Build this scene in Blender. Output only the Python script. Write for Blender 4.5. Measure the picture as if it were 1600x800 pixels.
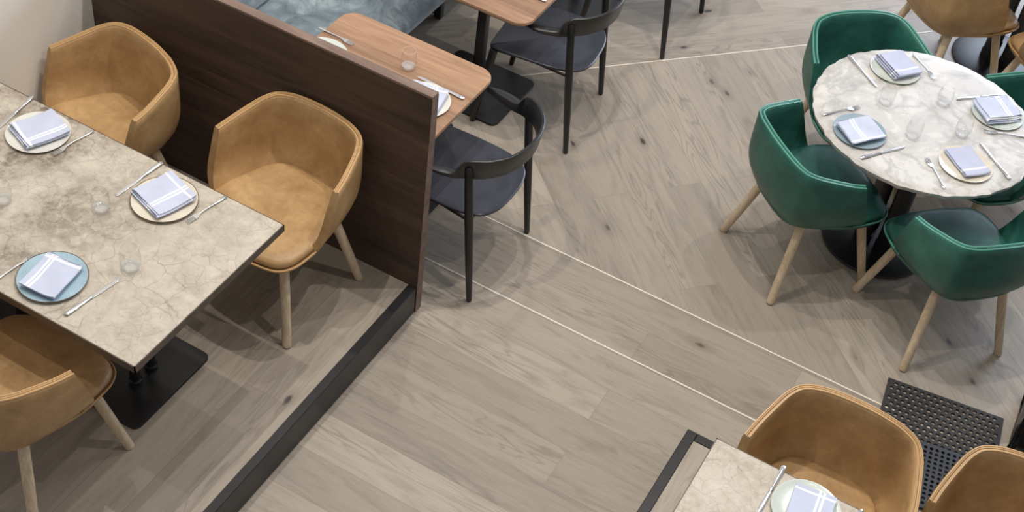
import bpy, bmesh, math, random
from mathutils import Vector, Matrix
random.seed(7)
for o in list(bpy.data.objects): bpy.data.objects.remove(o)
SC = bpy.context.scene
COL = SC.collection
R = math.radians
# ---------------------------------------------------------------- camera
YAW, PITCH, ROLL, FPX = -0.411152, 0.789188, 0.149489, 2171.0
fw = Vector((math.sin(YAW)*math.cos(PITCH), math.cos(YAW)*math.cos(PITCH), -math.sin(PITCH)))
rt = Vector((math.cos(YAW), -math.sin(YAW), 0)); up = rt.cross(fw)
rt2 = rt*math.cos(ROLL)+up*math.sin(ROLL); up2 = -rt*math.sin(ROLL)+up*math.cos(ROLL)
cd = bpy.data.cameras.new('camera'); cam = bpy.data.objects.new('camera', cd); COL.objects.link(cam)
cd.sensor_width = 36; cd.lens = FPX/1600*36; cd.clip_start = .05
M = Matrix((rt2, up2, -fw)).transposed().to_4x4(); M.translation = Vector((0, 0, 4.455))
cam.matrix_world = M
SC.camera = cam
# ---------------------------------------------------------------- light
SC.view_settings.view_transform = 'Standard'; SC.view_settings.look = 'None'
SC.view_settings.gamma = 1; SC.view_settings.use_curve_mapping = False
SC.view_settings.exposure = 0.0
w = bpy.data.worlds.new('world'); SC.world = w; w.use_nodes = True
w.node_tree.nodes['Background'].inputs[0].default_value = (.93, .96, 1.0, 1)
w.node_tree.nodes['Background'].inputs[1].default_value = 0.27
def spot(name, loc, target, watts, size=110, radius=.035, color=(1, .95, .885)):
    l = bpy.data.lights.new(name, 'SPOT'); l.energy = watts; l.spot_size = R(size); l.spot_blend = .7
    l.shadow_soft_size = radius; l.color = color
    o = bpy.data.objects.new(name, l); COL.objects.link(o); o.location = loc
    o.rotation_euler = (Vector(target)-Vector(loc)).to_track_quat('-Z', 'Y').to_euler()
spot('ceiling_spot', (-2.05, 4.25, 5.5), (-2.05, 4.15, 0), 225)
spot('ceiling_spot', (-.75, 4.35, 5.5), (-.7, 4.4, 0), 205)
spot('ceiling_spot', (-2.75, 2.75, 5.5), (-2.95, 2.7, 0), 210)
spot('ceiling_spot', (-2.75, 5.4, 5.5), (-2.95, 5.3, 0), 100)
spot('ceiling_spot', (-3.0, 1.5, 5.5), (-2.95, 1.6, 0), 85)
spot('ceiling_spot', (.25, 3.1, 5.5), (.2, 3.1, 0), 135)
spot('ceiling_spot', (-.35, 6.0, 5.5), (-.35, 6.0, 0), 160)
al = bpy.data.lights.new('window_daylight', 'AREA'); al.shape = 'RECTANGLE'; al.size = 5; al.size_y = 3; al.energy = 380; al.color = (.72, .82, 1)
ao = bpy.data.objects.new('window_daylight', al); COL.objects.link(ao); ao.location = (.8, 11.5, 3.0)
ao.rotation_euler = (Vector((-.6, 5, .5))-ao.location).to_track_quat('-Z', 'Y').to_euler()

# ---------------------------------------------------------------- materials
def s2l(c): return tuple(((v/255)/12.92 if v/255 <= .04045 else ((v/255+.055)/1.055)**2.4) for v in c)+(1,)
class NT:
    def __init__(s, name):
        s.m = bpy.data.materials.new(name); s.m.use_nodes = True; s.t = s.m.node_tree; s.b = s.t.nodes['Principled BSDF']
    def n(s, typ, **kw):
        nd = s.t.nodes.new(typ)
        for k, v in kw.items(): setattr(nd, k, v)
        return nd
    def l(s, a, b): s.t.links.new(a, b)
    def coords(s, scale=(1, 1, 1), rot=(0, 0, 0), loc=(0, 0, 0), kind='Object'):
        tc = s.n('ShaderNodeTexCoord'); mp = s.n('ShaderNodeMapping')
        mp.inputs['Scale'].default_value = scale; mp.inputs['Rotation'].default_value = rot; mp.inputs['Location'].default_value = loc
        s.l(tc.outputs[kind], mp.inputs[0]); return mp.outputs[0]
    def noise(s, vec, scale, detail=4, rough=.55, dist=0, w=None):
        nd = s.n('ShaderNodeTexNoise')
        if w is not None: nd.noise_dimensions = '4D'
        nd.inputs['Scale'].default_value = scale; nd.inputs['Detail'].default_value = detail
        nd.inputs['Roughness'].default_value = rough; nd.inputs['Distortion'].default_value = dist
        s.l(vec, nd.inputs['Vector'])
        if w is not None: s.l(w, nd.inputs['W'])
        return nd.outputs[0]
    def ramp(s, fac, stops):
        r = s.n('ShaderNodeValToRGB'); e = r.color_ramp.elements
        while len(e) < len(stops): e.new(.5)
        for el, (p, c) in zip(e, stops): el.position = p; el.color = c if len(c) == 4 else tuple(c)+(1,)
        s.l(fac, r.inputs[0]); return r.outputs[0]
    def mix(s, fac, a, b, mode='MIX'):
        m = s.n('ShaderNodeMix', data_type='RGBA', blend_type=mode)
        for i, v in ((0, fac), (6, a), (7, b)):
            if isinstance(v, (int, float)): m.inputs[i].default_value = v
            elif isinstance(v, tuple): m.inputs[i].default_value = v
            else: s.l(v, m.inputs[i])
        return m.outputs[2]
    def math(s, op, a, b=0.0):
        m = s.n('ShaderNodeMath', operation=op)
        for i, v in ((0, a), (1, b)):
            if isinstance(v, (int, float)): m.inputs[i].default_value = v
            else: s.l(v, m.inputs[i])
        return m.outputs[0]
    def bump(s, h, st=.2, d=.01):
        b = s.n('ShaderNodeBump'); b.inputs['Strength'].default_value = st; b.inputs['Distance'].default_value = d
        s.l(h, b.inputs['Height']); s.l(b.outputs[0], s.b.inputs['Normal'])
    def fin(s, col=None, rough=.5, metal=0, spec=None, sheen=0):
        if col is not None:
            if isinstance(col, tuple): s.b.inputs['Base Color'].default_value = col
            else: s.l(col, s.b.inputs['Base Color'])
        if isinstance(rough, (int, float)): s.b.inputs['Roughness'].default_value = rough
        else: s.l(rough, s.b.inputs['Roughness'])
        s.b.inputs['Metallic'].default_value = metal
        if spec is not None: s.b.inputs['Specular IOR Level'].default_value = spec
        if sheen: s.b.inputs['Sheen Weight'].default_value = sheen
        return s.m
G = lambda v: (v, v, v, 1)

def plank_mat(name, angle, off=(0, 0, 0), width=.19, tone=1.0):
    t = NT(name)
    v = t.coords(rot=(0, 0, -angle), loc=off)
    br = t.n('ShaderNodeTexBrick'); br.offset = .37; br.offset_frequency = 2
    br.inputs['Color1'].default_value = G(0); br.inputs['Color2'].default_value = G(1); br.inputs['Mortar'].default_value = G(.5)
    br.inputs['Scale'].default_value = 1; br.inputs['Mortar Size'].default_value = .0011; br.inputs['Mortar Smooth'].default_value = .3
    br.inputs['Brick Width'].default_value = 1.75; br.inputs['Row Height'].default_value = width
    t.l(v, br.inputs['Vector'])
    rnd = t.n('ShaderNodeSeparateColor'); t.l(br.outputs['Color'], rnd.inputs[0]); seed = t.math('MULTIPLY', rnd.outputs[0], 37.0)
    st = t.n('ShaderNodeMapping'); st.inputs['Scale'].default_value = (1.0, 7.5, 1); t.l(v, st.inputs[0])
    n1 = t.noise(st.outputs[0], 2.2, 6, .6, 1.2, w=seed)
    st2 = t.n('ShaderNodeMapping'); st2.inputs['Scale'].default_value = (2.2, 60, 1); t.l(v, st2.inputs[0])
    n2 = t.noise(st2.outputs[0], 2.5, 4, .6, .4, w=seed)
    base = t.mix(rnd.outputs[0], s2l((153*tone, 142*tone, 129*tone)), s2l((174*tone, 162*tone, 147*tone)))
    g1 = t.ramp(n1, [(.3, G(.78)), (.5, G(1)), (.72, G(1.07))])
    g2 = t.ramp(n2, [(.3, G(.91)), (.55, G(1.0)), (.75, G(1.04))])
    c = t.mix(1, base, g1, 'MULTIPLY'); c = t.mix(1, c, g2, 'MULTIPLY')
    # cathedral grain in some planks
    st4 = t.n('ShaderNodeMapping'); st4.inputs['Scale'].default_value = (1.1, 9, 1); t.l(v, st4.inputs[0])
    n4 = t.noise(st4.outputs[0], 1.1, 2, .5, .3, w=seed)
    rings = t.math('SINE', t.math('MULTIPLY', n4, 85.0))
    rmask = t.ramp(t.noise(st.outputs[0], .8, 2, .5, 0, w=t.math('ADD', seed, 5.0)), [(.46, G(0)), (.60, G(1))])
    c = t.mix(t.math('MULTIPLY', t.math('MULTIPLY', t.ramp(rings, [(.45, G(0)), (1, G(1))]), rmask), .38), c, s2l((104, 93, 82)))
    # knots and dark checks
    kn = t.n('ShaderNodeTexVoronoi'); kn.inputs['Scale'].default_value = 3.9
    st3 = t.n('ShaderNodeMapping'); st3.inputs['Scale'].default_value = (.7, 1.5, 1); t.l(v, st3.inputs[0]); t.l(st3.outputs[0], kn.inputs['Vector'])
    kd = t.math('ADD', kn.outputs['Distance'], t.math('MULTIPLY', t.noise(v, 40, 2), .05))
    k2 = t.ramp(kd, [(.07, G(1)), (.115, G(0))]); k3 = t.ramp(kd, [(.06, G(.45)), (.26, G(0))])
    pick = t.n('ShaderNodeSeparateColor'); t.l(kn.outputs['Color'], pick.inputs[0])
    pk = t.math('GREATER_THAN', pick.outputs[0], .22)
    c = t.mix(t.math('MULTIPLY', k3, pk), c, s2l((104, 92, 82)))
    c = t.mix(t.math('MULTIPLY', t.math('MULTIPLY', k2, pk), .85), c, s2l((50, 44, 41)))
    c = t.mix(t.math('MULTIPLY', br.outputs['Fac'], .45), c, s2l((98, 88, 80)))
    rg = t.ramp(n1, [(.3, G(.50)), (.7, G(.36))])
    t.bump(n2, .10, .004)
    return t.fin(c, rg, 0, .45)

def leather(name, a, b, c3):
    t = NT(name); v = t.coords()
    n = t.noise(v, 5.5, 5, .6, .4); n2 = t.noise(v, 45, 4, .6); n3 = t.noise(v, 420, 2)
    c = t.ramp(n, [(.3, s2l(a)), (.52, s2l(b)), (.75, s2l(c3))])
    c = t.mix(.35, c, t.ramp(n2, [(.3, G(.72)), (.65, G(1.08))]), 'MULTIPLY')
    t.bump(n3, .10, .002)
    return t.fin(c, t.ramp(n2, [(.3, G(.36)), (.7, G(.48))]), 0, .5)

def simple(name, rgb, rough=.5, metal=0, var=.12, scale=12, spec=None, sheen=0):
    t = NT(name); n = t.noise(t.coords(), scale, 4)
    c = t.mix(1, s2l(rgb), t.ramp(n, [(.3, G(1-var)), (.7, G(1+var*.5))]), 'MULTIPLY')
    return t.fin(c, rough, metal, spec, sheen)

def wood(name, a, b, axis='x', fine=1.0, strips=None, rough=.45):
    t = NT(name)
    sc = {'x': (1.2, 14, 14), 'y': (14, 1.2, 14), 'z': (14, 14, 1.2)}[axis]
    v = t.coords(scale=tuple(k*fine for k in sc)); raw = t.coords()
    seed = None
    if strips:
        sx = t.n('ShaderNodeSeparateXYZ'); t.l(raw, sx.inputs[0])
        src = sx.outputs['Y'] if strips[0] == 'y' else sx.outputs['Z']
        seed = t.n('ShaderNodeTexWhiteNoise', noise_dimensions='1D'); t.l(t.math('FLOOR', t.math('DIVIDE', src, strips[1])), seed.inputs['W']); seed = seed.outputs['Value']
        n = t.noise(v, 1, 6, .62, .8, w=t.math('MULTIPLY', seed, 20.0))
        n2 = t.noise(t.coords(scale=tuple(k*fine*5 if k > 2 else 3 for k in sc)), 1, 3, .6, 0, w=t.math('MULTIPLY', seed, 20.0))
    else:
        n = t.noise(v, 1, 6, .62, .8); n2 = t.noise(t.coords(scale=tuple(k*fine*5 if k > 2 else 3 for k in sc)), 1, 3)
    c = t.ramp(n, [(.28, s2l(a)), (.68, s2l(b))])
    c = t.mix(.55, c, t.ramp(n2, [(.3, G(.75)), (.65, G(1.08))]), 'MULTIPLY')
    if strips: c = t.mix(1, c, t.ramp(seed, [(0, G(.80)), (1, G(1.14))]), 'MULTIPLY')
    t.bump(n2, .06, .002)
    return t.fin(c, rough, 0, .4)

def stone_mat(name, pale=0.0, off=(0, 0, 0)):
    t = NT(name); v = t.coords(loc=off)
    n1 = t.noise(v, 2.6, 8, .65, .6); n2 = t.noise(v, 14, 6, .65, .5); n3 = t.noise(v, 90, 3)
    lo, mi, hi = (112, 98, 84), (178, 168, 153), (206, 197, 182)
    if pale: lo, mi, hi = (174, 163, 147), (190, 180, 165), (204, 195, 181)
    c = t.ramp(n2, [(.30, s2l(mi)), (.7, s2l(hi))])
    bl = t.ramp(t.noise(v, 3.1, 9, .68, .3), [(.40, G(0)), (.54, G(1))])
    if not pale:
        sx = t.n('ShaderNodeSeparateXYZ'); t.l(t.coords(), sx.inputs[0]); bl = t.math('MULTIPLY', bl, t.ramp(t.math('ADD', sx.outputs['X'], .5), [(.30, G(1)), (.95, G(.10))]))
    bl2 = t.math('MULTIPLY', bl, t.ramp(t.noise(v, 26, 6, .7, .3), [(.36, G(.15)), (.58, G(1))]))
    c = t.mix(bl2, c, s2l(lo))
    # crackle network, distorted cells
    dv = t.n('ShaderNodeVectorMath', operation='ADD'); nn = t.n('ShaderNodeTexNoise'); nn.inputs['Scale'].default_value = 7; nn.inputs['Detail'].default_value = 5
    t.l(v, nn.inputs['Vector']); sc = t.n('ShaderNodeVectorMath', operation='SCALE'); sc.inputs['Scale'].default_value = .10
    t.l(nn.outputs['Color'], sc.inputs[0]); t.l(v, dv.inputs[0]); t.l(sc.outputs[0], dv.inputs[1])
    tot = None
    for s_, wd, am in ((9, .026, .42), (24, .05, .30)):
        vo = t.n('ShaderNodeTexVoronoi', feature='DISTANCE_TO_EDGE'); vo.inputs['Scale'].default_value = s_; t.l(dv.outputs[0], vo.inputs['Vector'])
        ms = t.ramp(t.noise(v, s_*.45, 3), [(.40, G(0)), (.56, G(am))])
        c = t.mix(t.math('MULTIPLY', t.ramp(vo.outputs['Distance'], [(0, G(1)), (wd, G(0))]), ms), c, s2l((112, 97, 82)))
    c = t.mix(.3, c, t.ramp(n3, [(.3, G(.8)), (.6, G(1.05))]), 'MULTIPLY')
    t.bump(n2, .08, .004)
    return t.fin(c, .42, 0, .4)

def marble_mat():
    t = NT('white marble with grey veins'); v = t.coords()
    n1 = t.noise(v, 3.0, 9, .6, .7); n2 = t.noise(v, 5, 9, .72, .5)
    ve = t.math('ABSOLUTE', t.math('SUBTRACT', n1, .5)); ve2 = t.math('ABSOLUTE', t.math('SUBTRACT', n2, .5))
    c = t.mix(t.ramp(n2, [(.46, G(0)), (.70, G(.7))]), s2l((209, 205, 199)), s2l((152, 148, 144)))
    c = t.mix(t.ramp(ve, [(0, G(.5)), (.045, G(0))]), c, s2l((150, 146, 142)))
    c = t.mix(t.ramp(ve2, [(0, G(.22)), (.03, G(0))]), c, s2l((160, 152, 146)))
    return t.fin(c, .34, 0, .35)

def napkin_mat(name, stripes, base=(196, 202, 222)):
    t = NT(name); sx = t.n('ShaderNodeSeparateXYZ'); t.l(t.coords(), sx.inputs[0])
    c = t.mix(1, s2l(base), t.ramp(t.noise(t.coords(), 30, 3), [(.3, G(.95)), (.7, G(1.03))]), 'MULTIPLY')
    for ax, p, wd in stripes:
        d = t.math('ABSOLUTE', t.math('SUBTRACT', sx.outputs[ax], p))
        c = t.mix(t.math('LESS_THAN', d, wd), c, s2l((238, 239, 243)))
    t.bump(t.noise(t.coords(), 700, 2), .1, .001)
    return t.fin(c, .85, 0, .2)

def plate_mat(name, rgb, var=.1):
    t = NT(name); n = t.noise(t.coords(), 14, 5, .6, .5)
    c = t.mix(1, s2l(rgb), t.ramp(n, [(.3, G(1-var)), (.7, G(1+var*.4))]), 'MULTIPLY')
    return t.fin(c, .22, 0, .5)

def glass_mat():
    m = bpy.data.materials.new('clear glass'); m.use_nodes = True; t = m.node_tree; t.nodes.clear()
    o = t.nodes.new('ShaderNodeOutputMaterial'); mx = t.nodes.new('ShaderNodeMixShader')
    tr = t.nodes.new('ShaderNodeBsdfTransparent'); gl = t.nodes.new('ShaderNodeBsdfGlossy'); lw = t.nodes.new('ShaderNodeLayerWeight'); pw = t.nodes.new('ShaderNodeMath'); pw.operation = 'POWER'; pw.inputs[1].default_value = 3.5; fr = t.nodes.new('ShaderNodeMath'); fr.operation = 'MULTIPLY_ADD'; fr.inputs[1].default_value = .55; fr.inputs[2].default_value = .02
    t.links.new(lw.outputs['Facing'], pw.inputs[0]); t.links.new(pw.outputs[0], fr.inputs[0]); gl.inputs['Roughness'].default_value = .03; tr.inputs[0].default_value = (.985, .985, .985, 1)
    t.links.new(fr.outputs[0], mx.inputs[0]); t.links.new(tr.outputs[0], mx.inputs[1]); t.links.new(gl.outputs[0], mx.inputs[2]); t.links.new(mx.outputs[0], o.inputs[0])
    return m

M_ = {}
M_['aisle'] = plank_mat('grey oak planks along aisle', 0, (0.4, -.005, 0))
M_['diag'] = plank_mat('grey oak planks laid diagonally', R(-43), (0.2, .03, 0))
M_['diag2'] = plank_mat('grey oak planks laid across', R(46.6), (0.9, .06, 0))
M_['plat'] = plank_mat('grey oak planks on platform', R(90), (0.15, -.02, 0), .2, .97)
M_['wall'] = simple('off white plaster', (240, 234, 224), .85, 0, .05, 3)
M_['partition'] = wood('dark walnut panel', (58, 45, 38), (98, 77, 64), 'x', 1.0, ('z', .24), .5)
M_['partition_top'] = wood('walnut panel edge', (98, 80, 70), (136, 114, 102), 'x', 1.5, None, .5)
M_['walnut'] = wood('light walnut top', (132, 98, 74), (184, 147, 118), 'x', 1.2, ('y', .085), .38)
M_['oak'] = wood('pale ash leg', (196, 172, 140), (226, 206, 178), 'z', 2.5, None, .5)
M_['tan'] = leather('tan leather', (162, 126, 82), (186, 150, 104), (206, 171, 124))
M_['tanpipe'] = simple('tan leather piping', (194, 156, 108), .4)
M_['green'] = leather('green leather', (36, 84, 74), (47, 104, 92), (63, 124, 110))
M_['greenpipe'] = simple('green leather piping with painted sheen', (92, 156, 138), .3)  # lighter than the leather: sheen on the rim painted into the colour
M_['black'] = simple('black painted steel', (32, 32, 33), .38, 0, .25, 9)
M_['blackwood'] = simple('black lacquered wood', (30, 30, 31), .36, 0, .2, 20)
M_['seat'] = simple('black seat plywood with painted reflection', (60, 62, 71), .30, 0, .15, 10)  # black seat; its bluish reflection is put into the base colour
M_['nose'] = simple('black step nosing', (34, 33, 34), .4, 0, .25, 30)
M_['inlay'] = simple('pale metal inlay', (232, 222, 206), .35, 0, .1, 40)
M_['rubber'] = simple('black rubber', (46, 44, 43), .65, 0, .2, 60)
M_['rubber2'] = simple('dark blue grey rubber', (50, 53, 60), .55, 0, .2, 60)
M_['stone'] = stone_mat('crackled taupe stone', 0, (.55, .2, 0))
M_['stone2'] = stone_mat('pale crackled stone', 1, (3.1, 1.2, 0))
M_['edge'] = simple('dark metal table edge', (92, 82, 72), .4, .3, .3, 25)
M_['marble'] = marble_mat()
M_['steel'] = simple('polished cutlery steel', (226, 226, 226), .2, .85, .05, 60)
M_['velvet'] = None
t = NT('blue grey velvet'); v = t.coords(); n = t.noise(v, 5.5, 6, .65, 1.6)
M_['velvet'] = t.fin(t.ramp(n, [(.32, s2l((88, 102, 110))), (.5, s2l((118, 132, 139))), (.66, s2l((156, 168, 172)))]), .7, 0, .3, .5); 
M_['glass'] = glass_mat()
M_['glintglass'] = bpy.data.materials.new('glass with painted glints'); M_['glintglass'].use_nodes = True; t = M_['glintglass'].node_tree
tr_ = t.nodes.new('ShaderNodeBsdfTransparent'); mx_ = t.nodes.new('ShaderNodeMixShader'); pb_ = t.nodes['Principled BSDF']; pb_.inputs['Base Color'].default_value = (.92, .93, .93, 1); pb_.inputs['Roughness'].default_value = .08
mx_.inputs[0].default_value = .22; t.links.new(tr_.outputs[0], mx_.inputs[1]); t.links.new(pb_.outputs[0], mx_.inputs[2]); t.links.new(mx_.outputs[0], t.nodes['Material Output'].inputs[0])  # white mixed in paints the bright glints of tumbler base and rim
M_['napkin'] = napkin_mat('pale blue linen with white stripes', [('X', .030, .004), ('X', .043, .004), ('Y', -.066, .005)])
M_['napkin_b'] = napkin_mat('blue linen with double white stripe', [('X', .012, .004), ('X', .026, .004), ('Y', .062, .004)])
M_['napkin_c'] = napkin_mat('lavender linen with edge stripe', [('X', .052, .005)], (188, 192, 212))
M_['gloss'] = NT('glossy black leather').fin(s2l((22, 22, 23)), .25)
M_['celadon'] = plate_mat('pale celadon glaze', (204, 209, 200))
M_['bluegrey'] = plate_mat('blue grey glaze', (150, 168, 178))
M_['whiteglaze'] = plate_mat('off white glaze', (222, 220, 212))
M_['cream'] = plate_mat('cream glaze', (222, 213, 196))
M_['sky'] = plate_mat('light blue glaze', (166, 192, 206), .16)
M_['sage'] = plate_mat('pale sage glaze', (206, 214, 206))
M_['rimbrown'] = simple('brown glazed rim', (110, 92, 76), .3)

# ---------------------------------------------------------------- helpers
def link(name, bm, mat, parent=None, smooth=True, angle=35):
    me = bpy.data.meshes.new(name); bmesh.ops.recalc_face_normals(bm, faces=bm.faces[:]); bm.to_mesh(me); bm.free()
    for m in (mat if isinstance(mat, (list, tuple)) else [mat]): me.materials.append(m)
    if smooth:
        for p in me.polygons: p.use_smooth = True
        me.set_sharp_from_angle(angle=R(angle))
    o = bpy.data.objects.new(name, me); COL.objects.link(o)
    if parent: o.parent = parent
    return o
def empty(name, loc=(0, 0, 0), rz=0):
    o = bpy.data.objects.new(name, None); o.empty_display_size = .1; COL.objects.link(o)
    o.location = loc; o.rotation_euler = (0, 0, rz); return o
def tag(o, label, cat, group=None):
    o['label'] = label; o['category'] = cat
    if group: o['group'] = group
    return o
def struct(o): o['kind'] = 'structure'; return o
def copy_tree(o, parent=None):
    c = o.copy(); COL.objects.link(c)
    if parent: c.parent = parent
    for ch in list(o.children): copy_tree(ch, c)
    return c
def bx(bm, lo, hi, bev=0, seg=2):
    r = bmesh.ops.create_cube(bm, size=1)
    for v in r['verts']: v.co = Vector([lo[i]+(v.co[i]+.5)*(hi[i]-lo[i]) for i in range(3)])
    if bev:
        es = list({e for v in r['verts'] for e in v.link_edges})
        bmesh.ops.bevel(bm, geom=es, offset=bev, segments=seg, affect='EDGES', profile=.5)
def catmull(pts, n=6, closed=False):
    pts = [Vector(p) for p in pts]; out = []; N = len(pts)
    for i in range(N if closed else N-1):
        if closed: a, b, c, d = pts[i-1], pts[i], pts[(i+1) % N], pts[(i+2) % N]
        else: a, b, c, d = pts[max(i-1, 0)], pts[i], pts[i+1], pts[min(i+2, N-1)]
        for k in range(n):
            u = k/n; out.append(.5*((2*b)+(c-a)*u+(2*a-5*b+4*c-d)*u*u+(3*b-a-3*c+d)*u**3))
    if not closed: out.append(pts[-1])
    return out
def rings_to(bm, rings, close=True, cap0=True, cap1=True):
    vs = [[bm.verts.new(p) for p in r] for r in rings]
    for a, b in zip(vs, vs[1:]):
        n = len(a)
        for i in range(n if close else n-1):
            bm.faces.new((a[i], a[(i+1) % n], b[(i+1) % n], b[i]))
    if cap0 and len(vs[0]) > 2: bm.faces.new(vs[0])
    if cap1 and len(vs[-1]) > 2: bm.faces.new(vs[-1])
    return vs
def tube(bm, pts, rad, seg=12, sx=1, sy=1):
    pts = [Vector(p) for p in pts]; rings = []
    for i, p in enumerate(pts):
        d = (pts[min(i+1, len(pts)-1)]-pts[max(i-1, 0)]).normalized()
        ref = Vector((0, 0, 1)) if abs(d.z) < .9 else Vector((0, 1, 0))
        a = d.cross(ref).normalized(); b = a.cross(d).normalized()
        r = rad[i] if isinstance(rad, (list, tuple)) else rad
        rings.append([p+a*(r*sx*math.cos(q))+b*(r*sy*math.sin(q)) for q in [2*math.pi*k/seg for k in range(seg)]])
    rings_to(bm, rings)
def lathe(bm, prof, seg=48, c=(0, 0)):
    rings = [[Vector((c[0]+r*math.cos(2*math.pi*k/seg), c[1]+r*math.sin(2*math.pi*k/seg), z)) for k in range(seg)] for r, z in prof]
    rings_to(bm, rings)
def outline_solid(bm, outl, levels, centre=(0, 0)):
    """levels: (scale, z) rings of one plan outline, from top to bottom"""
    rings = [[Vector((centre[0]+(p[0]-centre[0])*s, centre[1]+(p[1]-centre[1])*s, z(p) if callable(z) else z)) for p in outl] for s, z in levels]
    rings_to(bm, rings)
def rrect(hx, hy, r, n=8):
    out = []
    for cx, cy, a0 in ((hx-r, hy-r, 0), (-hx+r, hy-r, 90), (-hx+r, -hy+r, 180), (hx-r, -hy+r, 270)):
        for k in range(n+1):
            a = R(a0+90*k/n); out.append((cx+r*math.cos(a), cy+r*math.sin(a)))
    return out

# ---------------------------------------------------------------- the setting
PZ = .15                                       # platform height
def poly(name, pts, z, mat, thick=.05):
    bm = bmesh.new(); vs = [bm.verts.new((x, y, z)) for x, y in pts]; f = bm.faces.new(vs)
    if thick:
        r = bmesh.ops.extrude_face_region(bm, geom=[f])
        for v_ in r['geom']:
            if isinstance(v_, bmesh.types.BMVert): v_.co.z -= thick
    return struct(link(name, bm, mat, smooth=False))
Y1, Y2 = 3.815, 4.205
LA, LB = Vector((-2.302, 5.297)), Vector((-1.233, 6.428)); ld = (LB-LA).normalized()
xa = -3.605; PA = LA+ld*((xa-LA.x)/ld.x); PB = LA+ld*((3.5-LA.x)/ld.x)
# where the diagonal inlay meets the second cross inlay
PC = LA+ld*((Y2-LA.y)/ld.y)
poly('floor', [(-3.605, -1), (4, -1), (4, Y2), (-3.605, Y2)], 0, M_['aisle'])
poly('floor', [(PC.x, Y2), (4, Y2), (4, LA.y+ld.y*((4-LA.x)/ld.x))], 0, M_['diag'])
poly('floor', [(-3.605, Y2), (PC.x, Y2), (4, LA.y+ld.y*((4-LA.x)/ld.x)), (-3.605, 12)], 0, M_['diag2'])
def strip(name, a, b, wd=.0075):
    a, b = Vector(a), Vector(b); d = (b-a).normalized(); n = Vector((-d.y, d.x))*wd/2
    bm = bmesh.new(); vs = [bm.verts.new((p.x, p.y, .0012)) for p in (a-n, b-n, b+n, a+n)]; f = bm.faces.new(vs)
    r = bmesh.ops.extrude_face_region(bm, geom=[f])
    for v_ in r['geom']:
        if isinstance(v_, bmesh.types.BMVert): v_.co.z -= .003
    return struct(link(name, bm, M_['inlay'], smooth=False))
strip('trim_1', (-3.6, Y1), (4, Y1)); strip('trim_2', (PC.x, Y2), (4, Y2)); strip('trim_3', PC, LA+ld*5)
# platforms with black nosing and riser
poly('platform', [(-3.605, -1), (-1.985, -1), (-1.985, 3.512), (-3.605, 3.512)], PZ, M_['plat'], .148)
bm = bmesh.new(); bx(bm, (-1.985, -1, 0), (-1.945, 3.512, PZ+.003), .003, 1); struct(link('trim_4', bm, M_['nose']))
poly('platform', [(-.617, -1), (4, -1), (4, 3.45), (-.617, 3.45)], PZ, M_['plat'], .148)
bm = bmesh.new(); bx(bm, (-.660, -1, 0), (-.617, 3.493, PZ+.003), .003, 1); bx(bm, (-.617, 3.45, 0), (4, 3.493, PZ+.003), .003, 1)
struct(link('trim_5', bm, M_['nose']))
bm = bmesh.new(); bx(bm, (-3.75, -1, 0), (-3.605, 12, 4.2)); struct(link('wall_left', bm, M_['wall'], smooth=False))
# dark wooden partition
pt = empty('wooden_partition', (-2.77, 3.535, 0))
bm = bmesh.new(); bx(bm, (-.834, -.021, 0), (.827, .021, 1.176)); link('panel', bm, M_['partition'], pt, False)
bm = bmesh.new(); bx(bm, (-.834, -.0215, 1.176), (.8275, .0215, 1.187), .001, 1); link('top_edge', bm, M_['partition_top'], pt, False)
bm = bmesh.new(); bx(bm, (.827, -.0215, 0), (.8285, .0215, 1.1765)); link('end_edge', bm, M_['partition_top'], pt, False)
tag(pt, 'tall dark walnut partition panel between the stone table and the wooden tables', 'partition')

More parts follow.
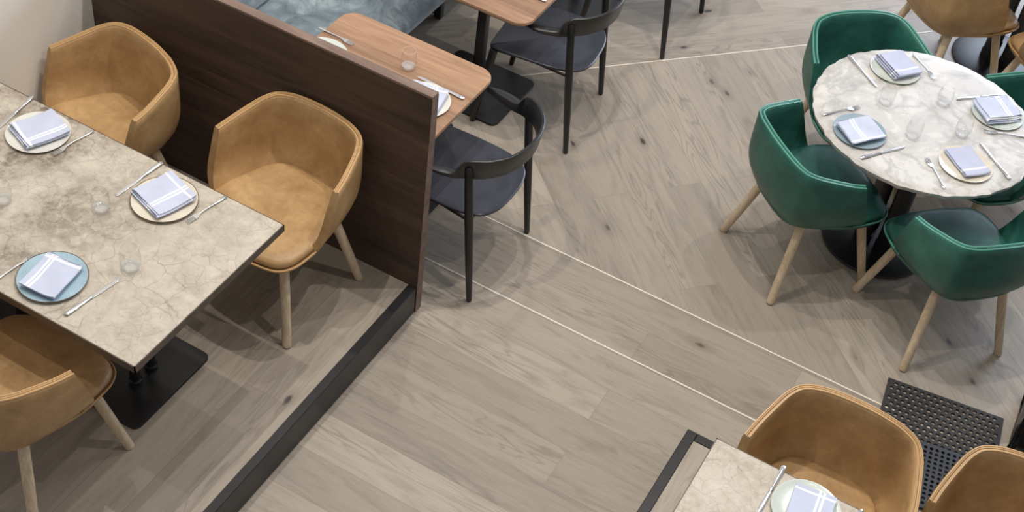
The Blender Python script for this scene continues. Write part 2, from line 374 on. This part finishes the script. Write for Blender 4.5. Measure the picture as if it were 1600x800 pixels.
# ---------------------------------------------------------------- tub chair
def tub_chair(name, mat, pipe):
    root = empty(name)
    half = [(.304, .0, .705), (.292, -.065, .716), (.272, -.14, .733), (.248, -.212, .750), (.212, -.262, .762), (.15, -.287, .772), (.075, -.297, .777), (0, -.300, .778)]
    pts = half+[(-x, y, z) for x, y, z in half[-2::-1]]
    path = catmull(pts, 5); n = len(path); th = .030; zb = .388
    def plan(p, z, i):
        v_ = max(0, min(1, (p.z-z)/(p.z-zb))); b = max(0, (v_-.30)/.70)**3.2
        q = Vector((p.x*(1-.32*b), -.02+(p.y+.02)*(1-.32*b)))
        s = min(i, n-1-i)/(n-1); wgt = max(0, 1-s/.16)**1.3; q.y += wgt*.10*max(0, (p.z-z)/.3)
        return q
    nrm = []
    for i in range(n):
        d = path[min(i+1, n-1)]-path[max(i-1, 0)]; nn = Vector((d.y, -d.x)).normalized()
        if nn.dot(Vector((path[i].x, path[i].y+.02))) < 0: nn = -nn
        nrm.append(nn)
    bm = bmesh.new(); rings = []
    pipeo, pipei = [], []
    for i, p in enumerate(path):
        ring = []
        for k in range(11):                                   # outside, base to rim
            z = zb+(p.z-.010-zb)*(k/10)**.8; q = plan(p, z, i); ring.append(Vector((q.x, q.y, z)))
        q0 = plan(p, p.z, i)
        for o_, dz in ((.004, -.002), (.009, 0), (.013, -.001), (.0145, -.005), (.016, -.001), (.021, 0), (.026, -.002)):
            q = q0-nrm[i]*o_; ring.append(Vector((q.x, q.y, p.z+dz)))
        for k in range(10, -1, -1):                           # inside, rim to seat
            z = .425+(p.z-.010-.425)*(k/10); q = plan(p, z, i)-nrm[i]*(th+.006*math.sin(math.pi*k/10)); ring.append(Vector((q.x, q.y, z)))
        rings.append(ring)
        a = q0-nrm[i]*.006; b = q0-nrm[i]*.0235
        pipeo.append(Vector((a.x, a.y, p.z-.0005))); pipei.append(Vector((b.x, b.y, p.z-.0005)))
    rings_to(bm, rings, True, True, True)
    sh = [(0, -.246), (.12, -.236), (.180, -.19), (.218, -.10), (.242, -.02), (.258, .06), (.258, .13), (.243, .205), (.197, .254), (.10, .274), (0, .278)]
    ol = catmull(sh+[(-x, y) for x, y in sh[-2:0:-1]], 5, True)
    out = [(p.x, p.y) for p in catmull([(x, y, 0) for x, y in sh+[(-x, y) for x, y in sh[-2:0:-1]]], 5, True)]
    fz = lambda base, amp: (lambda p: base-amp*max(0, p[1]-.12)/.16)
    outline_solid(bm, out, [(1.005, fz(.432, .012)), (1.005, fz(.424, .012)), (.97, .407), (.90, .394), (.80, .386)], (0, .01))
    link('shell', bm, mat, root, True, 50)
    bm = bmesh.new()
    outline_solid(bm, out, [(.15, .4595), (.5, .461), (.8, .464), (.90, fz(.463, .005)), (.95, fz(.459, .009)), (.972, fz(.452, .012)), (.976, fz(.441, .012)), (.94, .426)], (0, .01))
    st = link('seat', bm, mat, root, True, 50)
    bm = bmesh.new(); tube(bm, pipeo, .0036, 6); tube(bm, pipei, .0036, 6); link('piping', bm, pipe, root)
    bm = bmesh.new(); ring = [Vector((x*1.008, .01+(y-.01)*1.008, fz(.434, .012)((x, y)))) for x, y in out if y > .03]
    ring.sort(key=lambda p: math.atan2(p.x, p.y-.0)); tube(bm, ring, .0034, 6); link('seat_piping', bm, pipe, root)
    for sx in (1, -1):
        for sy in (1, -1):
            bm = bmesh.new()
            a, b = Vector((sx*.240, sy*.240, 0)), Vector((sx*.160, sy*.150+.005, .402))
            P = [a+(b-a)*k for k in (0, .008, .025, .3, .6, 1)]
            tube(bm, P, [.0150, .0175, .0185, .0195, .0205, .021], 16)
            link('leg', bm, M_['oak'], root)
    return root
tan0 = tub_chair('tub_chair', M_['tan'], M_['tanpipe'])
grn0 = tub_chair('tub_chair', M_['green'], M_['greenpipe'])
def place(proto, used, loc, heading, label, cat, group):
    o = proto if not used[0] else copy_tree(proto); used[0] = True
    o.location = loc; o.rotation_euler = (0, 0, R(heading-90)); tag(o, label, cat, group); return o
ut, ug = [0], [0]
g = 'tan leather tub chairs'
place(tan0, ut, (-3.27, 3.13, PZ), -105, 'tan leather tub chair in the corner between white wall and dark partition', 'chair', g)
place(tan0, ut, (-2.425, 3.195, PZ), -93, 'tan leather tub chair backed against the dark partition near the step', 'chair', g)
place(tan0, ut, (-2.627, 1.985, PZ), 89, 'tan leather tub chair at lower left, tucked under the stone table, facing the partition', 'chair', g)
place(tan0, ut, (-.085, 3.01, PZ), -90, 'tan leather tub chair behind the pale stone table, beside the perforated mats', 'chair', g)
place(tan0, ut, (.53, 3.12, PZ), -88, 'tan leather tub chair cut by the right edge at the bottom, its back only', 'chair', g)
place(tan0, ut, (-.58, 6.63, 0), 51, 'tan tub chair seen from behind, beyond the green chairs', 'chair', g)
place(tan0, ut, (.06, 6.52, 0), 135, 'tan tub chair cut by the right edge at the top, seat corner and leg', 'chair', g)
g = 'green leather tub chairs'
place(grn0, ug, (-.695, 4.812, 0), 49.5, 'green leather tub chair on the left of the marble table, back to the aisle', 'chair', g)
place(grn0, ug, (-.030, 4.786, 0), 135.5, 'green leather tub chair in front of the marble table, nearest the perforated mats', 'chair', g)
place(grn0, ug, (-.730, 5.490, 0), -50, 'green leather tub chair behind the marble table, tall back facing us', 'chair', g)
place(grn0, ug, (-.05, 5.51, 0), -135, 'green leather tub chair at the right edge, half hidden behind the marble table', 'chair', g)

# ---------------------------------------------------------------- black armchair
def black_chair():
    root = empty('armchair')
    sh = [(0, -.268), (.11, -.260), (.185, -.22), (.222, -.13), (.230, 0), (.228, .12), (.220, .20), (.195, .222), (.1, .226), (0, .227)]
    out = [(p.x, p.y) for p in catmull([(x, y, 0) for x, y in sh+[(-x, y) for x, y in sh[-2:0:-1]]], 5, True)]
    dip = lambda b: (lambda p: b-.010*(1-min(1, (p[0]/.23)**2))*1.0)
    bm = bmesh.new(); outline_solid(bm, out, [(.2, dip(.450)), (.6, dip(.451)), (.985, dip(.452)), (1, dip(.449)), (1, dip(.440)), (.98, dip(.436))])
    link('seat', bm, M_['seat'], root)
    half = [(.285, .050), (.284, .0), (.277, -.06), (.262, -.118), (.254, -.142), (.244, -.170), (.205, -.238), (.12, -.300), (0, -.322)]
    top = [.690, .694, .696, .702, .742, .770, .778, .780, .780]; bot = [.676, .670, .664, .662, .662, .664, .672, .678, .680]; thk = [.008, .034, .042, .036, .022, .016, .015, .015, .015]
    H = [(x, y, 0) for x, y in half]; full = H+[(-x, y, 0) for x, y, _ in H[-2::-1]]
    P = catmull(full, 6); T = catmull([(a, b, c) for a, b, c in zip(top+top[-2::-1], bot+bot[-2::-1], thk+thk[-2::-1])], 6)
    bm = bmesh.new(); rings = []
    for i, p in enumerate(P):
        d = (P[min(i+1, len(P)-1)]-P[max(i-1, 0)]).normalized(); nn = Vector((d.y, -d.x, 0))
        if nn.dot(p) < 0: nn = -nn
        tp, bt, tk = T[i]; lean = nn*.012; c = .004
        rings.append([p-nn*tk/2+lean*-.5+Vector((0, 0, bt+c)), p-nn*(tk/2-c)-lean*.5+Vector((0, 0, bt)), p+nn*(tk/2-c)-lean*.5+Vector((0, 0, bt)), p+nn*tk/2-lean*.5+Vector((0, 0, bt+c)),
                      p+nn*tk/2+lean*.5+Vector((0, 0, tp-c)), p+nn*(tk/2-c)+lean*.5+Vector((0, 0, tp)), p-nn*(tk/2-c)+lean*.5+Vector((0, 0, tp)), p-nn*tk/2+lean*.5+Vector((0, 0, tp-c))])
    rings_to(bm, rings); link('backrest', bm, M_['blackwood'], root, True, 50)
    for sx in (1, -1):
        bm = bmesh.new(); a, b = Vector((sx*.260, -.250, 0)), Vector((sx*.250, -.172, .738))
        tube(bm, [a+(b-a)*k for k in (0, .01, .3, .6, .85, .985, 1)], [.010, .0130, .0170, .0195, .0188, .0168, .010], 14); link('leg', bm, M_['blackwood'], root)
        bm = bmesh.new(); a, b = Vector((sx*.260, .250, 0)), Vector((sx*.226, .190, .442))
        tube(bm, [a+(b-a)*k for k in (0, .012, .3, .6, .9, 1)], [.010, .0130, .0165, .0188, .020, .020], 14); link('leg', bm, M_['blackwood'], root)
    bm = bmesh.new()
    for sx in (1, -1): tube(bm, [(sx*.212, .19, .430), (sx*.205, 0, .431), (sx*.230, -.19, .430)], .008, 8, .8, 1)
    tube(bm, [(-.212, .19, .430), (0, .19, .424), (.212, .19, .430)], .008, 8, .8, 1); tube(bm, [(-.236, -.19, .430), (0, -.19, .424), (.236, -.19, .430)], .008, 8, .8, 1)
    link('seat_frame', bm, M_['blackwood'], root)
    return root
blk0 = black_chair(); ub = [0]; g = 'black armchairs at the wooden tables'
place(blk0, ub, (-2.036, 3.965, 0), 180, 'black armchair nearest the end of the dark partition', 'chair', g)
place(blk0, ub, (-2.184, 5.047, 0), 187.5, 'black armchair second from the partition, its bluish seat seen from the side', 'chair', g)
place(blk0, ub, (-2.09, 6.07, 0), 180, 'black armchair farthest back at the top edge, two legs visible', 'chair', g)

# ---------------------------------------------------------------- tables
def wood_table(loc, label):
    t_ = empty('dining_table', loc); out = rrect(.383, .335, .075)
    bm = bmesh.new(); outline_solid(bm, out, [(.996, .75), (1, .747), (1, .735), (.97, .724)]); link('tabletop', bm, M_['walnut'], t_, True, 40)
    bm = bmesh.new(); bx(bm, (-.0235, -.0235, .012), (.0235, .0235, .726), .004); link('pole', bm, M_['black'], t_)
    bm = bmesh.new(); outline_solid(bm, rrect(.2325, .216, .035), [(.995, .012), (1, .010), (1, 0)], ); link('base_plate', bm, M_['black'], t_, True, 30)
    return tag(t_, label, 'table', 'walnut tables along the bench')
wood_table((-2.446, 3.953, 0), 'small walnut table right behind the dark partition, set with a glass')
wood_table((-2.512, 4.99, 0), 'small walnut table at the top edge, with the bluish-seated black armchair')
wood_table((-2.49, 6.06, 0), 'third table along the bench, only its black base plate corner visible at the top edge')

def stone_table(x0, x1, y0, y1, z, mat, cols, label):
    cx, cy = (x0+x1)/2, (y0+y1)/2; hx, hy = (x1-x0)/2, (y1-y0)/2
    t_ = empty('dining_table', (cx, cy, z))
    bm = bmesh.new(); bx(bm, (-hx+.003, -hy+.003, .722), (hx-.003, hy-.003, .7505), .0015, 1); link('tabletop', bm, mat, t_, False)
    bm = bmesh.new()
    for lo, hi in (((-hx, -hy, .718), (hx, -hy+.004, .7495)), ((-hx, hy-.004, .718), (hx, hy, .7495)), ((-hx, -hy, .718), (-hx+.004, hy, .7495)), ((hx-.004, -hy, .718), (hx, hy, .7495))): bx(bm, lo, hi)
    link('edge_band', bm, M_['edge'], t_, False)
    for px in cols:
        b = px-cx
        bm = bmesh.new(); outline_solid(bm, [(x+b, y+.022) for x, y in rrect(.222, .222, .03)], [(.995, .012), (1, .010), (1, 0)], (b, .022)); link('base_plate', bm, M_['black'], t_, True, 30)
        for dy in (-.045, .045):
            bm = bmesh.new(); lathe(bm, [(.026, .011), (.026, .03), (.0205, .034), (.0205, .70), (.03, .705), (.03, .7215)], 20, (b+.07, dy+.022)); link('column', bm, M_['black'], t_)
    return tag(t_, label, 'table', 'crackled stone tables')
stone_table(-3.595, -2.1615, 2.082, 2.890, PZ, M_['stone'], (-2.63, -3.2), 'large taupe crackled stone table by the white wall at the left')
stone_table(-.451, 1.0, 2.095, 2.905, PZ, M_['stone2'], (.05, .6), 'pale crackled stone table corner at the bottom right, beside the second step')

def round_table(loc, label, top):
    t_ = empty('round_table', loc); rnd = random.Random(3)
    seg = 160; ph = [rnd.uniform(0, 6.28) for _ in range(6)]
    def rr(a, k): return .492+.0022*math.sin(17*a+ph[0])+.0018*math.sin(31*a+ph[1])+.0015*math.sin(47*a+ph[2]) if k else .490
    bm = bmesh.new()
    prof = [(.90, .7555, 0), (.985, .7555, 0), (1, .752, 1), (.998, .742, 1), (.99, .732, 1), (.93, .728, 0)]
    rings = [[Vector((rr(2*math.pi*i/seg, k)*s*math.cos(2*math.pi*i/seg), rr(2*math.pi*i/seg, k)*s*math.sin(2*math.pi*i/seg), z)) for i in range(seg)] for s, z, k in prof]
    rings_to(bm, rings); link('marble_top', bm, top, t_, True, 40)
    bm = bmesh.new(); lathe(bm, [(.02, .030), (.12, .028), (.22, .020), (.250, .012), (.254, .006), (.252, 0)], 64); link('base_disc', bm, M_['black'], t_)
    for k in range(4):
        a = R(45+90*k); c = Vector((.076*math.cos(a), .076*math.sin(a), 0)); d = Vector((math.cos(a), math.sin(a), 0)); e = Vector((-d.y, d.x, 0))
        bm = bmesh.new(); rings = []
        for z, s in ((.024, 1), (.70, 1.0)):
            rings.append([c+d*(x*s)+e*(y*s)+Vector((0, 0, z)) for x, y in rrect(.024, .044, .022, 5)])
        rings_to(bm, rings); link('column', bm, M_['blackwood'], t_)
        bm = bmesh.new(); rings = [[c+d*(x*1.14)+e*(y*1.10)+Vector((0, 0, z)) for x, y in rrect(.024, .044, .022, 5)] for z in (.022, .085)]
        rings_to(bm, rings); link('column_socket', bm, M_['black'], t_)
    bm = bmesh.new(); lathe(bm, [(.03, .7285), (.15, .7285), (.15, .715), (.11, .698), (.03, .698)], 32); link('top_mount', bm, M_['black'], t_)
    return tag(t_, label, 'table', 'round pedestal tables')
round_table((-.402, 5.155, 0), 'round white marble table with grey veins, laid for four among green chairs', M_['marble'])
round_table((-.30, 6.97, 0), 'round pedestal table base at the top right edge, between two tan chairs', M_['marble'])

# ---------------------------------------------------------------- banquette
bq = empty('banquette', (-3.19, 5.3, 0))
def cushion(lo, hi, bev, amp, sc):
    bm = bmesh.new(); bx(bm, lo, hi, bev, 4)
    return bm
bm = bmesh.new(); nx, ny = 14, 60
def sz(u, v): return .452+.010*math.sin(u*5+v*9)*math.sin(v*23+u*3)*min(1, 6*u*(1-u))
prof = [(-.40, .34), (-.40, .44)]
rows = []
for j in range(ny+1):
    v_ = j/ny; y = -1.73+3.4*v_; row = [Vector((-.40, y, .33)), Vector((-.40, y, .43))]
    for i in range(nx+1):
        u = i/nx; x = -.38+.755*u; row.append(Vector((x, y, sz(u, v_*3)-(.010 if i in (0, nx) else 0))))
    row += [Vector((.398, y, .425)), Vector((.402, y, .39)), Vector((.392, y, .345)), Vector((.37, y, .33))]
    rows.append(row)
rings_to(bm, rows); link('seat', bm, M_['velvet'], bq, True, 60)
bm = bmesh.new(); rows = []
for j in range(41):
    y = -1.73+3.4*j/40; b_ = .006*math.sin(j*.9)
    rows.append([Vector((x, y, z)) for x, z in ((-.405, .44), (-.405, .93), (-.36, .955), (-.315, .94), (-.272+b_, .85), (-.235+b_, .70), (-.215+b_, .55), (-.205, .47), (-.22, .448))])
rings_to(bm, rows); link('backrest', bm, M_['velvet'], bq, True, 60)
for y in (-1.45, .09, 1.5):
    bm = bmesh.new(); bx(bm, (.185, y-.02, 0), (.225, y+.02, .335), .003); bx(bm, (-.36, y-.02, 0), (-.32, y+.02, .335), .003); bx(bm, (-.36, y-.018, .02), (.22, y+.018, .05), .003)
    link('leg_frame', bm, M_['black'], bq)
tag(bq, 'blue grey velvet bench along the white wall behind the dark partition', 'bench')

# ---------------------------------------------------------------- tableware
def plate_proto(r, dish, rim):
    root = empty('plate')
    bm = bmesh.new(); k = r/.118
    lathe(bm, [(.002, .006), (.075*k, .006), (.094*k, .0066), (.108*k, .0090), (.1165*k, .0125), (.118*k, .0125), (.1175*k, .0105), (.108*k, .0065), (.09*k, .002), (.07*k, .0), (.002, .0)], 56)
    link('dish', bm, dish, root, True, 60)
    if rim:
        bm = bmesh.new(); tube(bm, [(r*1.001*math.cos(2*math.pi*i/72), r*1.001*math.sin(2*math.pi*i/72), .0122) for i in range(73)], .0017, 6); link('rim', bm, rim, root)
    return root
def plate(x, y, z, r, dish, label, rim=None):
    p = plate_proto(r, dish, rim); p.location = (x, y, z); tag(p, label, 'plate', 'plates laid on the tables'); return p
def napkin(x, y, z, ang, lx, ly, mat, label, layers=3, seed=0):
    """a folded cloth: one strip doubled back on itself several times, then draped"""
    rnd = random.Random(seed); bm = bmesh.new(); hx, hy = lx/2, ly/2; t = .0038; gap = .0022
    prof = []
    N = 14
    for k in range(layers):
        zc = k*(t+gap); sgn = 1 if k % 2 == 0 else -1; ex = rnd.uniform(-.006, .004)
        for i in range(N+1):
            u = -1+2*i/N; prof.append((sgn*u*(hx-.004+ex*.3), zc, k))
        if k < layers-1:
            for a in (-60, -30, 0, 30, 60): prof.append((sgn*(hx-.004+ex*.3+.0055*math.cos(R(a))), zc+(t+gap)/2*(1+math.sin(R(a))), k))
    pts = [Vector((p[0], 0, p[1])) for p in prof]; rows = []; M2 = 16
    for j in range(M2+1):
        v_ = -1+2*j/M2; row_t, row_b = [], []
        for i, p in enumerate(pts):
            d = (pts[min(i+1, len(pts)-1)]-pts[max(i-1, 0)]); nn = Vector((-d.z, 0, d.x)).normalized()
            k = prof[i][2]; skew = .0045*(k-1); sh = .010*math.sin(p.x*18+seed)*.3
            wob = .0018*math.sin(p.x*40+v_*3+seed)+.0030*(abs(v_)**3)+.0018*k*v_*math.sin(seed)
            bend = .0030*((p.x/hx)**2)
            b0 = Vector((p.x+skew*.6, v_*(hy-.0015*k)+skew+sh, p.z+wob+bend+.0055))
            row_t.append(b0+nn*t/2); row_b.append(b0-nn*t/2)
        rows.append(row_t+row_b[::-1])
    rings_to(bm, rows)
    o = link('napkin', bm, mat, None, True, 60); o.location = (x, y, z); o.rotation_euler = (0, 0, ang)
    return tag(o, label, 'napkin', 'folded linen napkins')
def knife_proto():
    root = empty('table_knife')
    bm = bmesh.new()
    ol = [(0, -.0055), (.03, -.0075), (.08, -.0095), (.105, -.0088), (.120, -.003), (.124, .004), (.118, .0068), (.06, .0068), (0, .0055)]
    rings = [[Vector((x, y*s, z)) for x, y in ol] for z, s in ((.0018, .6), (.0026, 1), (.0040, 1), (.0048, .6))]
    rings_to(bm, rings); link('blade', bm, M_['steel'], root, True, 40)
    bm = bmesh.new(); tube(bm, [(0.004, 0, .0045), (-.006, 0, .0048), (-.012, 0, .005), (-.05, 0, .0056), (-.09, 0, .0062), (-.108, 0, .0062), (-.113, 0, .006)], [.0045, .0072, .0062, .0072, .0092, .0088, .003], 12, 1, .58)
    link('handle', bm, M_['steel'], root); return root
def fork_proto():
    root = empty('table_fork')
    bm = bmesh.new()
    tube(bm, [(.026, 0, .008), (0, 0, .0095), (-.04, 0, .0062), (-.08, 0, .0042), (-.10, 0, .004), (-.106, 0, .004)], [.0030, .0030, .0035, .0062, .0078, .003], 12, 1, .5)
    link('handle', bm, M_['steel'], root)
    bm = bmesh.new(); rings = []
    for x, w_, z in ((.022, .003, .0082), (.030, .007, .0072), (.040, .0105, .0050), (.050, .0112, .0042)):
        rings.append([Vector((x, w_, z+.0012)), Vector((x, -w_, z+.0012)), Vector((x, -w_, z-.0012)), Vector((x, w_, z-.0012))])
    rings_to(bm, rings)
    for k in range(4):
        y = -.0093+.0062*k; tube(bm, [(.049, y, .0042), (.065, y, .0038), (.082, y*.95, .0062), (.086, y*.93, .0068)], [.0019, .0018, .0014, .0006], 6)
    link('head', bm, M_['steel'], root); return root
kn0, fk0 = knife_proto(), fork_proto(); uk, uf = [0], [0]
def lay(proto, used, tail, tip, z, off, label, cat, group):
    a, b = Vector(tail), Vector(tip); d = (b-a).normalized(); c = a+d*off
    o = proto if not used[0] else copy_tree(proto); used[0] = True
    o.location = (c.x, c.y, z); o.rotation_euler = (0, 0, math.atan2(d.y, d.x)); tag(o, label, cat, group); return o
def knife(tail, tip, z, label): return lay(kn0, uk, tail, tip, z, .113, label, 'knife', 'table knives')
def fork(tail, tip, z, label): return lay(fk0, uf, tail, tip, z, .106, label, 'fork', 'table forks')
def glass_proto():
    root = empty('tumbler'); bm = bmesh.new()
    ou = [(.0225, .0015), (.029, .012), (.0335, .028), (.0345, .045), (.0325, .068), (.0285, .092)]
    inn = [(.0275, .092), (.0312, .068), (.0330, .045), (.0318, .028), (.0265, .0135), (.0215, .0095)]
    rings_to(bm, [[Vector((r*math.cos(2*math.pi*k/40), r*math.sin(2*math.pi*k/40), z)) for k in range(40)] for r, z in ou+inn], True, False, False)
    link('bowl', bm, M_['glass'], root, True, 60)
    bm = bmesh.new(); lathe(bm, [(.003, .0095), (.012, .0095), (.020, .0115), (.0262, .0155), (.0290, .0160), (.0270, .010), (.0235, .0035), (.0205, .0008), (.015, .0), (.003, .0)], 40); link('base', bm, M_['glintglass'], root, True, 60)
    bm = bmesh.new(); tube(bm, [(.028*math.cos(2*math.pi*i/40), .028*math.sin(2*math.pi*i/40), .0922) for i in range(41)], .0009, 6); link('rim', bm, M_['glintglass'], root)
    return root
gl0 = glass_proto(); ugl = [0]
def glass(x, y, z, label, s=1):
    o = gl0 if not ugl[0] else copy_tree(gl0); ugl[0] = True
    o.location = (x, y, z); o.scale = (s, s, s); tag(o, label, 'glass', 'clear tumblers')
ZL = PZ+.7507; ZR = .7557; ZW = .7502; PT = .0085
# left stone table
plate(-3.180, 2.748, ZL, .118, M_['whiteglaze'], 'off white plate with a folded napkin, in front of the corner tan chair')
napkin(-3.174, 2.752, ZL+PT, R(-22), .150, .168, M_['napkin'], 'pale blue striped napkin on the off white plate by the corner chair', 3, 1)
knife((-3.343, 2.898), (-3.316, 2.67), ZL, 'table knife at the upper left edge, left of the off white plate')
fork((-3.032, 2.881), (-3.057, 2.697), ZL, 'table fork right of the off white plate near the corner chair')
plate(-2.578, 2.737, ZL, .120, M_['cream'], 'cream plate with thin brown rim, nearest the partition chair by the step', M_['rimbrown'])
napkin(-2.583, 2.744, ZL+PT, R(-17), .168, .164, M_['napkin_b'], 'blue napkin with double white stripe on the brown rimmed plate', 3, 2)
knife((-2.715, 2.892), (-2.734, 2.647), ZL, 'table knife left of the brown rimmed plate')
fork((-2.415, 2.884), (-2.442, 2.704), ZL, 'table fork right of the brown rimmed plate, near the table end')
plate(-2.634, 2.226, ZL, .118, M_['sky'], 'light blue glazed plate on the near side of the stone table', M_['rimbrown'])
napkin(-2.632, 2.220, ZL+PT, R(188), .138, .168, M_['napkin'], 'pale striped napkin on the light blue plate', 3, 3)
knife((-2.487, 2.124), (-2.453, 2.373), ZL, 'table knife right of the light blue plate')
fork((-2.783, 2.090), (-2.754, 2.277), ZL, 'table fork left of the light blue plate, at the left edge')
glass(-3.029, 2.41, ZL, 'clear tumbler cut by the left edge of the picture')
glass(-2.728, 2.575, ZL, 'clear tumbler beside the knife tip of the brown rimmed plate')
glass(-2.457, 2.415, ZL, 'clear tumbler at the tip of the knife by the light blue plate', 1.08)
# round marble table
plate(-.626, 5.410, ZR, .115, M_['celadon'], 'pale celadon plate at the back of the marble table, before the tall green back')
napkin(-.622, 5.425, ZR+PT, R(-37), .170, .138, M_['napkin_c'], 'lavender folded napkin on the pale celadon plate', 4, 4)
knife((-.840, 5.375), (-.637, 5.221), ZR, 'table knife left of the pale celadon plate')
fork((-.592, 5.575), (-.455, 5.460), ZR, 'table fork right of the pale celadon plate')
plate(-.610, 4.880, ZR, .115, M_['bluegrey'], 'blue grey plate at the left of the marble table')
napkin(-.606, 4.870, ZR+PT, R(232), .165, .142, M_['napkin_b'], 'folded striped napkin on the blue grey plate', 4, 5)
knife((-.548, 4.718), (-.393, 4.943), ZR, 'table knife below the blue grey plate, nearest the left green chair')
fork((-.785, 4.893), (-.672, 5.040), ZR, 'table fork above the blue grey plate at the table rim')
plate(-.138, 5.382, ZR, .115, M_['sage'], 'pale sage plate at the right of the marble table')
napkin(-.146, 5.384, ZR+PT, R(43), .165, .150, M_['napkin'], 'folded striped napkin on the pale sage plate', 4, 6)
knife((-.151, 5.538), (-.335, 5.365), ZR, 'table knife above the pale sage plate, toward the far rim')
fork((.020, 5.307), (-.125, 5.242), ZR, 'table fork below the pale sage plate at the right edge')
plate(-.158, 4.952, ZR, .115, M_['cream'], 'cream plate at the front of the marble table')
napkin(-.156, 4.963, ZR+PT, R(-43), .180, .122, M_['napkin_c'], 'lavender folded napkin on the cream front plate', 2, 7)
knife((.032, 4.978), (-.160, 5.150), ZR, 'table knife right of the cream front plate')
fork((-.187, 4.752), (-.345, 4.932), ZR, 'table fork left of the cream front plate, pointing to the middle')
glass(-.584, 5.150, ZR, 'clear tumbler by the knife tip of the celadon plate')
glass(-.365, 5.305, ZR, 'clear tumbler between the celadon and sage plates')
glass(-.410, 4.998, ZR, 'clear tumbler between the blue grey and cream plates')
glass(-.232, 5.145, ZR, 'clear tumbler between the cream and sage plates')
# walnut tables
plate(-2.222, 3.935, ZW, .118, M_['whiteglaze'], 'white plate at the end of the partition on the walnut table')
napkin(-2.215, 3.935, ZW+PT, R(10), .165, .15, M_['napkin_b'], 'pale blue napkin on the white plate at the partition end', 3, 8)
plate(-2.735, 3.930, ZW, .118, M_['sage'], 'pale plate half hidden by the partition, near the velvet bench')
napkin(-2.745, 3.915, ZW+PT, R(5), .15, .15, M_['napkin'], 'napkin on the pale plate by the velvet bench', 3, 9)
knife((-2.090, 4.050), (-2.345, 4.062), ZW, 'table knife above the white plate on the walnut table')
fork((-2.857, 4.086), (-2.66, 4.077), ZW, 'table fork on the walnut table near the velvet bench')
glass(-2.392, 4.090, ZW, 'clear tumbler in the middle of the walnut table')
knife((-2.150, 4.882), (-2.385, 4.89), ZW, 'table knife end on the walnut table cut by the top edge')
# right stone table
plate(-.098, 2.800, ZL, .112, M_['sage'], 'pale sage plate at the bottom edge on the pale stone table')
napkin(-.085, 2.795, ZL+PT, R(6), .13, .16, M_['napkin_b'], 'striped napkin on the plate at the bottom edge', 3, 11)
knife((-.219, 2.922), (-.222, 2.70), ZL, 'table knife left of the plate at the bottom edge')
fork((.053, 2.905), (.040, 2.72), ZL, 'table fork right of the plate at the bottom edge')

# ---------------------------------------------------------------- perforated rubber mats and the black ottoman
def mat_mesh(nx, ny, pitch, rad, thick, stagger, border):
    """a slab with real round holes: each cell is a square with a hole, staggered rows"""
    bm = bmesh.new(); S = 12; h = pitch/2
    def cell(cx, cy):
        ov, iv = [], []
        for k in range(S):
            a = 2*math.pi*k/S+math.pi/4; c, s = math.cos(a), math.sin(a); m = max(abs(c), abs(s))
            ov.append((cx+h*c/m, cy+h*s/m)); iv.append((cx+rad*c, cy+rad*s))
        for z in (thick, 0):
            vo = [bm.verts.new((x, y, z)) for x, y in ov]; vi = [bm.verts.new((x, y, z)) for x, y in iv]
            for k in range(S): bm.faces.new((vo[k], vo[(k+1) % S], vi[(k+1) % S], vi[k]))
            if z == thick: keep = vi
            else:
                for k in range(S): bm.faces.new((keep[k], keep[(k+1) % S], vi[(k+1) % S], vi[k]))
    W, D = nx*pitch, ny*pitch
    for j in range(ny):
        o = h if (stagger and j % 2) else 0
        for i in range(nx-(1 if (stagger and j % 2) else 0)): cell(-W/2+h+i*pitch+o, -D/2+h+j*pitch)
        if stagger and j % 2:
            for sx in (-1, 1):
                a, b = sorted((sx*W/2, sx*(W/2-h))); bx(bm, (a, -D/2+j*pitch, 0), (b, -D/2+(j+1)*pitch, thick))
    B = border
    for lo, hi in (((-W/2-B, -D/2-B), (W/2+B, -D/2)), ((-W/2-B, D/2), (W/2+B, D/2+B)), ((-W/2-B, -D/2), (-W/2, D/2)), ((W/2, -D/2), (W/2+B, D/2))):
        bx(bm, (lo[0], lo[1], 0), (hi[0], hi[1], thick))
    bmesh.ops.remove_doubles(bm, verts=bm.verts[:], dist=.0004)
    return bm
a = link('rubber_mat', mat_mesh(17, 20, .0285, .0094, .0085, True, .008), M_['rubber'], None, True, 30)
a.rotation_euler = (0, 0, R(8)); a.location = Vector((-.064, 4.361, 0))+Matrix.Rotation(R(8), 3, 'Z')@Vector((.2503, -.293, .0015))
tag(a, 'black perforated rubber mat with round holes, upper of the two overlapping mats', 'mat', 'perforated mats')
b = link('rubber_mat', mat_mesh(24, 13, .024, .0078, .010, False, .012), M_['rubber2'], None, True, 30)
b.rotation_euler = (0, 0, R(10)); b.location = Vector((.02, 4.075, 0))+Matrix.Rotation(R(10), 3, 'Z')@Vector((.30, -.17, .0105))
tag(b, 'dark perforated mat lying over the first one, seen between two tan chairs', 'mat', 'perforated mats')
ot = empty('ottoman', (.678, 4.455, .0))
bm = bmesh.new(); bx(bm, (-.20, -.2, .0), (.2, .2, .30), .03, 3); bmesh.ops.subdivide_edges(bm, edges=bm.edges[:], cuts=3, use_grid_fill=True)
rn = random.Random(5)
for v_ in bm.verts:
    if .02 < v_.co.z < .29: v_.co += Vector((rn.uniform(-.008, .008), rn.uniform(-.008, .008), rn.uniform(-.006, .006)))
link('body', bm, M_['gloss'], ot, True, 70)
bm = bmesh.new(); tube(bm, [(-.205, -.205, .28), (.205, -.205, .28), (.205, .205, .28), (-.205, .205, .28), (-.205, -.205, .28)], .006, 8); link('piping', bm, M_['gloss'], ot)
ot.rotation_euler = (0, 0, R(2))
tag(ot, 'shiny black crumpled leather block at the right edge beyond the mats', 'ottoman')
